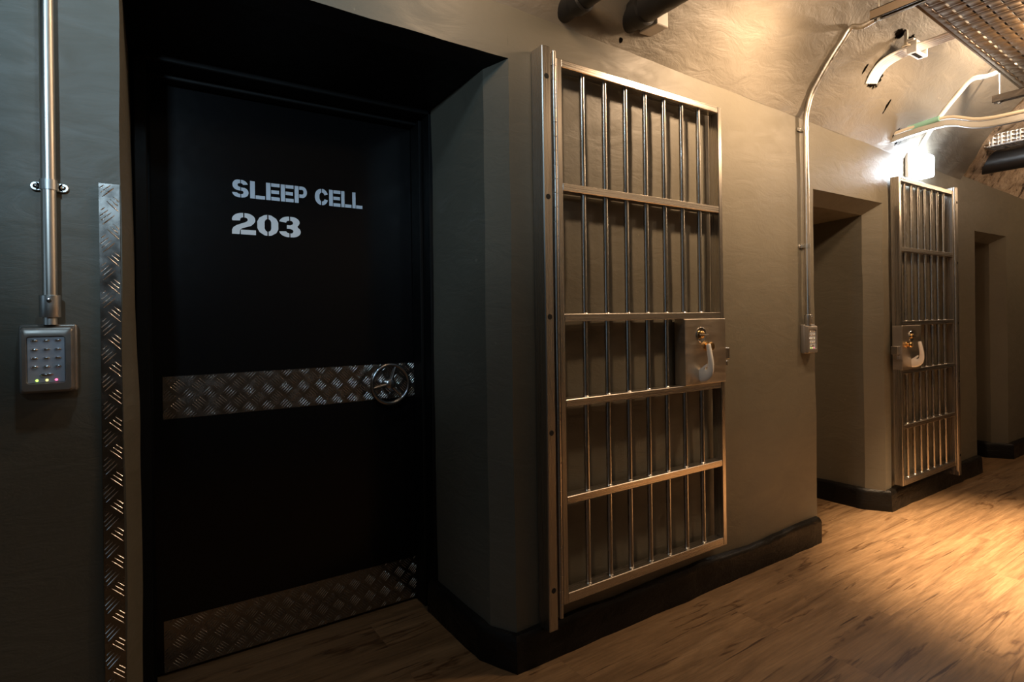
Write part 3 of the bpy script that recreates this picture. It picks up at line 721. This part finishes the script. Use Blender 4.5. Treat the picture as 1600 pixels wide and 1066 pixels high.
angle_sweep(b, smooth_path(path, 4), -.028, .032); obj('angle', b, M['galv'], ai)
for q in (.2, .42, .6, .8):
    b = bm_new(); p = path[1].lerp(path[2], q); lathe(b, p + Vector((-.0005, 0, .018)), (-1, 0, 0), [(0, 0), (0, .006), (.002, .006), (.002, 0)], 10); obj('bolt_hole', b, M['hole'], ai)
up = Vector((0, 0, .046))
b = bm_new(); tube(b, smooth_path([Vector(p) + up + Vector((0, -.004, 0)) for p in path], 5), .010, 12); tag(obj('power_cable', b, M['cream'], loc=(3.875, -.015, 2.27)), 'cream cable riding along the top of the bent angle iron', 'cable')
p0, p1 = path[1] + up + Vector((.01, -.0, .002)), path[2] + up + Vector((-.01, .03, .002))
b = bm_new(); tube(b, [p0.lerp(p1, q) for q in (.0, .33, .66, 1)], .0155, 16); tg = obj('pipe_sleeve', b, M['teal'], loc=p0); tag(tg, 'short pale green plastic sleeve lying along the bent angle iron', 'sleeve')

# black cast pipes crossing under the vault
def bpipe(X, z, r, label, group=None, ybk=.01, collar=True, yf=YB):
    t = thing('drain_pipe', label, 'pipe', (X, 0, z), group)
    b = bm_new(); pts = [(X, ybk, z), (X, -.4, z + .002), (X, -1.2, z + .004), (X, yf, z)]
    tube(b, pts, r, 28); obj('pipe', b, M['iron'], t)
    if collar:
        b = bm_new(); lathe(b, (X, -.075, z), (0, -1, 0), [(0, r + .002), (.004, r + .008), (.045, r + .008), (.05, r + .001)], 28); obj('collar', b, M['iron'], t)
    return t
p = bpipe(1.640, 2.352, .050, 'thicker black pipe leaving the vault above the nearest gate')
b = bm_new(); box(b, 1.63, 1.65, -.9, -.14, 2.398, 2.405, .001); obj('seam', b, M['iron'], p)
bpipe(1.337, 2.308, .040, 'stub of black pipe at the top edge above the door lintel', collar=True)
bpipe(5.35, 2.30, .080, 'black pipe crossing the rough stone at the right picture edge', collar=False, ybk=.05)
b = bm_new(); box(b, 1.70, 1.765, -.125, -.03, 2.315, 2.375, .003); tag(obj('junction_box', b, M['white'], loc=(1.73, -.08, 2.345)), 'small white box half hidden behind the thicker black pipe', 'junction box')
# perforated tray crossing farther on
ft = thing('cable_tray', 'short perforated tray crossing in front of the rough stone', 'cable tray', (5.2, -.10, 2.36))
b = bm_new(); FT = lambda a, s: Vector((5.14 + a * .06, -.10 - a, 2.37 + s + a * .02))
slotted(b, FT, 0, 2.0, 0, .085, 3, .05, .022, .012); o = obj('side_flange', b, M['galv'], ft); md = o.modifiers.new('thickness', 'SOLIDIFY'); md.thickness = .002
b = bm_new(); slotted(b, lambda a, s: Vector((5.14 + a * .06 + s, -.10 - a, 2.37 + a * .02)), 0, 2.0, 0, .15, 4, .05, .022, .012); o = obj('deck', b, M['galv'], ft); md = o.modifiers.new('thickness', 'SOLIDIFY'); md.thickness = .002

# ------------------------------------------------------------------ lights
def light(name, kind, loc, energy, col, radius=.04, **kw):
    l = bpy.data.lights.new(name, kind); l.energy = energy; l.color = col
    if kind in ('POINT', 'SPOT'): l.shadow_soft_size = radius
    for k, v in kw.items(): setattr(l, k, v)
    o = bpy.data.objects.new(name, l); o.location = loc; C.objects.link(o); return o
def aim(o, tgt):
    d = Vector(tgt) - o.location; o.rotation_euler = d.to_track_quat('-Z', 'Y').to_euler()
WARM = (1.0, .68, .41)
light('warm_lamp_over_gate', 'POINT', (2.25, -.60, 2.42), 24, WARM, .05)
s = light('wall_washer_over_gate', 'SPOT', (2.35, -.62, 2.46), 84, WARM, .05, spot_size=math.radians(118), spot_blend=1.0); aim(s, (2.3, 0, 2.0))
s = light('wall_washer_over_recess', 'SPOT', (3.48, -.86, 2.38), 72, WARM, .05, spot_size=math.radians(105), spot_blend=1.0); aim(s, (3.35, 0, 2.02))
light('warm_lamp_over_lintel', 'POINT', (1.0, -.42, 2.42), 10, WARM, .05)
light('warm_fill_beside_tray', 'POINT', (3.58, -.88, 2.36), 14, WARM, .05)  # added fill out of view, warms the wall around the second recess
s = light('warm_spot_over_recess', 'SPOT', (3.62, -.90, 2.36), 1650, (1, .68, .40), .06, spot_size=math.radians(60), spot_blend=1.0); aim(s, (3.62, -.97, 0))
light('warm_lamp_above_tray', 'POINT', (4.05, -.88, 2.68), 105, (1, .74, .51), .04)
light('warm_fill_far', 'POINT', (6.3, -1.1, 2.3), 22, WARM, .05)  # added fill out of view, brightens the bare stone vault
light('cool_lamp_over_keypad', 'POINT', (.06, -.70, 2.50), 11, (.56, .82, 1.0), .05)
s = light('cool_lamp_on_other_wall', 'SPOT', (-.49, -2.2, 2.24), 125, (.55, .80, 1.0), .06, spot_size=math.radians(52), spot_blend=1.0); aim(s, (.30, .3, 1.98))
a = light('cool_fill_at_near_end', 'AREA', (-3.2, -1.25, 1.5), 4, (.50, .76, 1.0), shape='RECTANGLE', size=1.6, size_y=1.6); aim(a, (2, -.6, 1.3))  # weak cool fill, added; the end wall has no daylight opening

# ------------------------------------------------------------------ world, camera, view
w = bpy.data.worlds.new('World'); bpy.context.scene.world = w; w.use_nodes = True
w.node_tree.nodes['Background'].inputs['Color'].default_value = (.0, .0, .0, 1)
cam = bpy.data.cameras.new('camera'); co = bpy.data.objects.new('camera', cam); C.objects.link(co)
F, VPX = 900.0, 1336.0
al = math.atan(F / VPX)
cam.sensor_fit = 'HORIZONTAL'; cam.sensor_width = 36; cam.lens = 36 * F / 1600; cam.shift_y = -37 / 1600
cam.clip_start = .02
roll = math.radians(-.8)
fw = Vector((math.sin(al), math.cos(al), 0)); rt = Vector((math.cos(al), -math.sin(al), 0)); upv = Vector((0, 0, 1))
r2 = rt * math.cos(roll) + upv * math.sin(roll); u2 = upv * math.cos(roll) - rt * math.sin(roll)
mw = Matrix((r2, u2, -fw)).transposed().to_4x4(); mw.translation = Vector((0, -1.63, 1.2)); co.matrix_world = mw
sc = bpy.context.scene; sc.camera = co
sc.view_settings.view_transform = 'Standard'; sc.view_settings.look = 'None'; sc.view_settings.exposure = 0; sc.view_settings.gamma = 1
sc.view_settings.use_curve_mapping = False
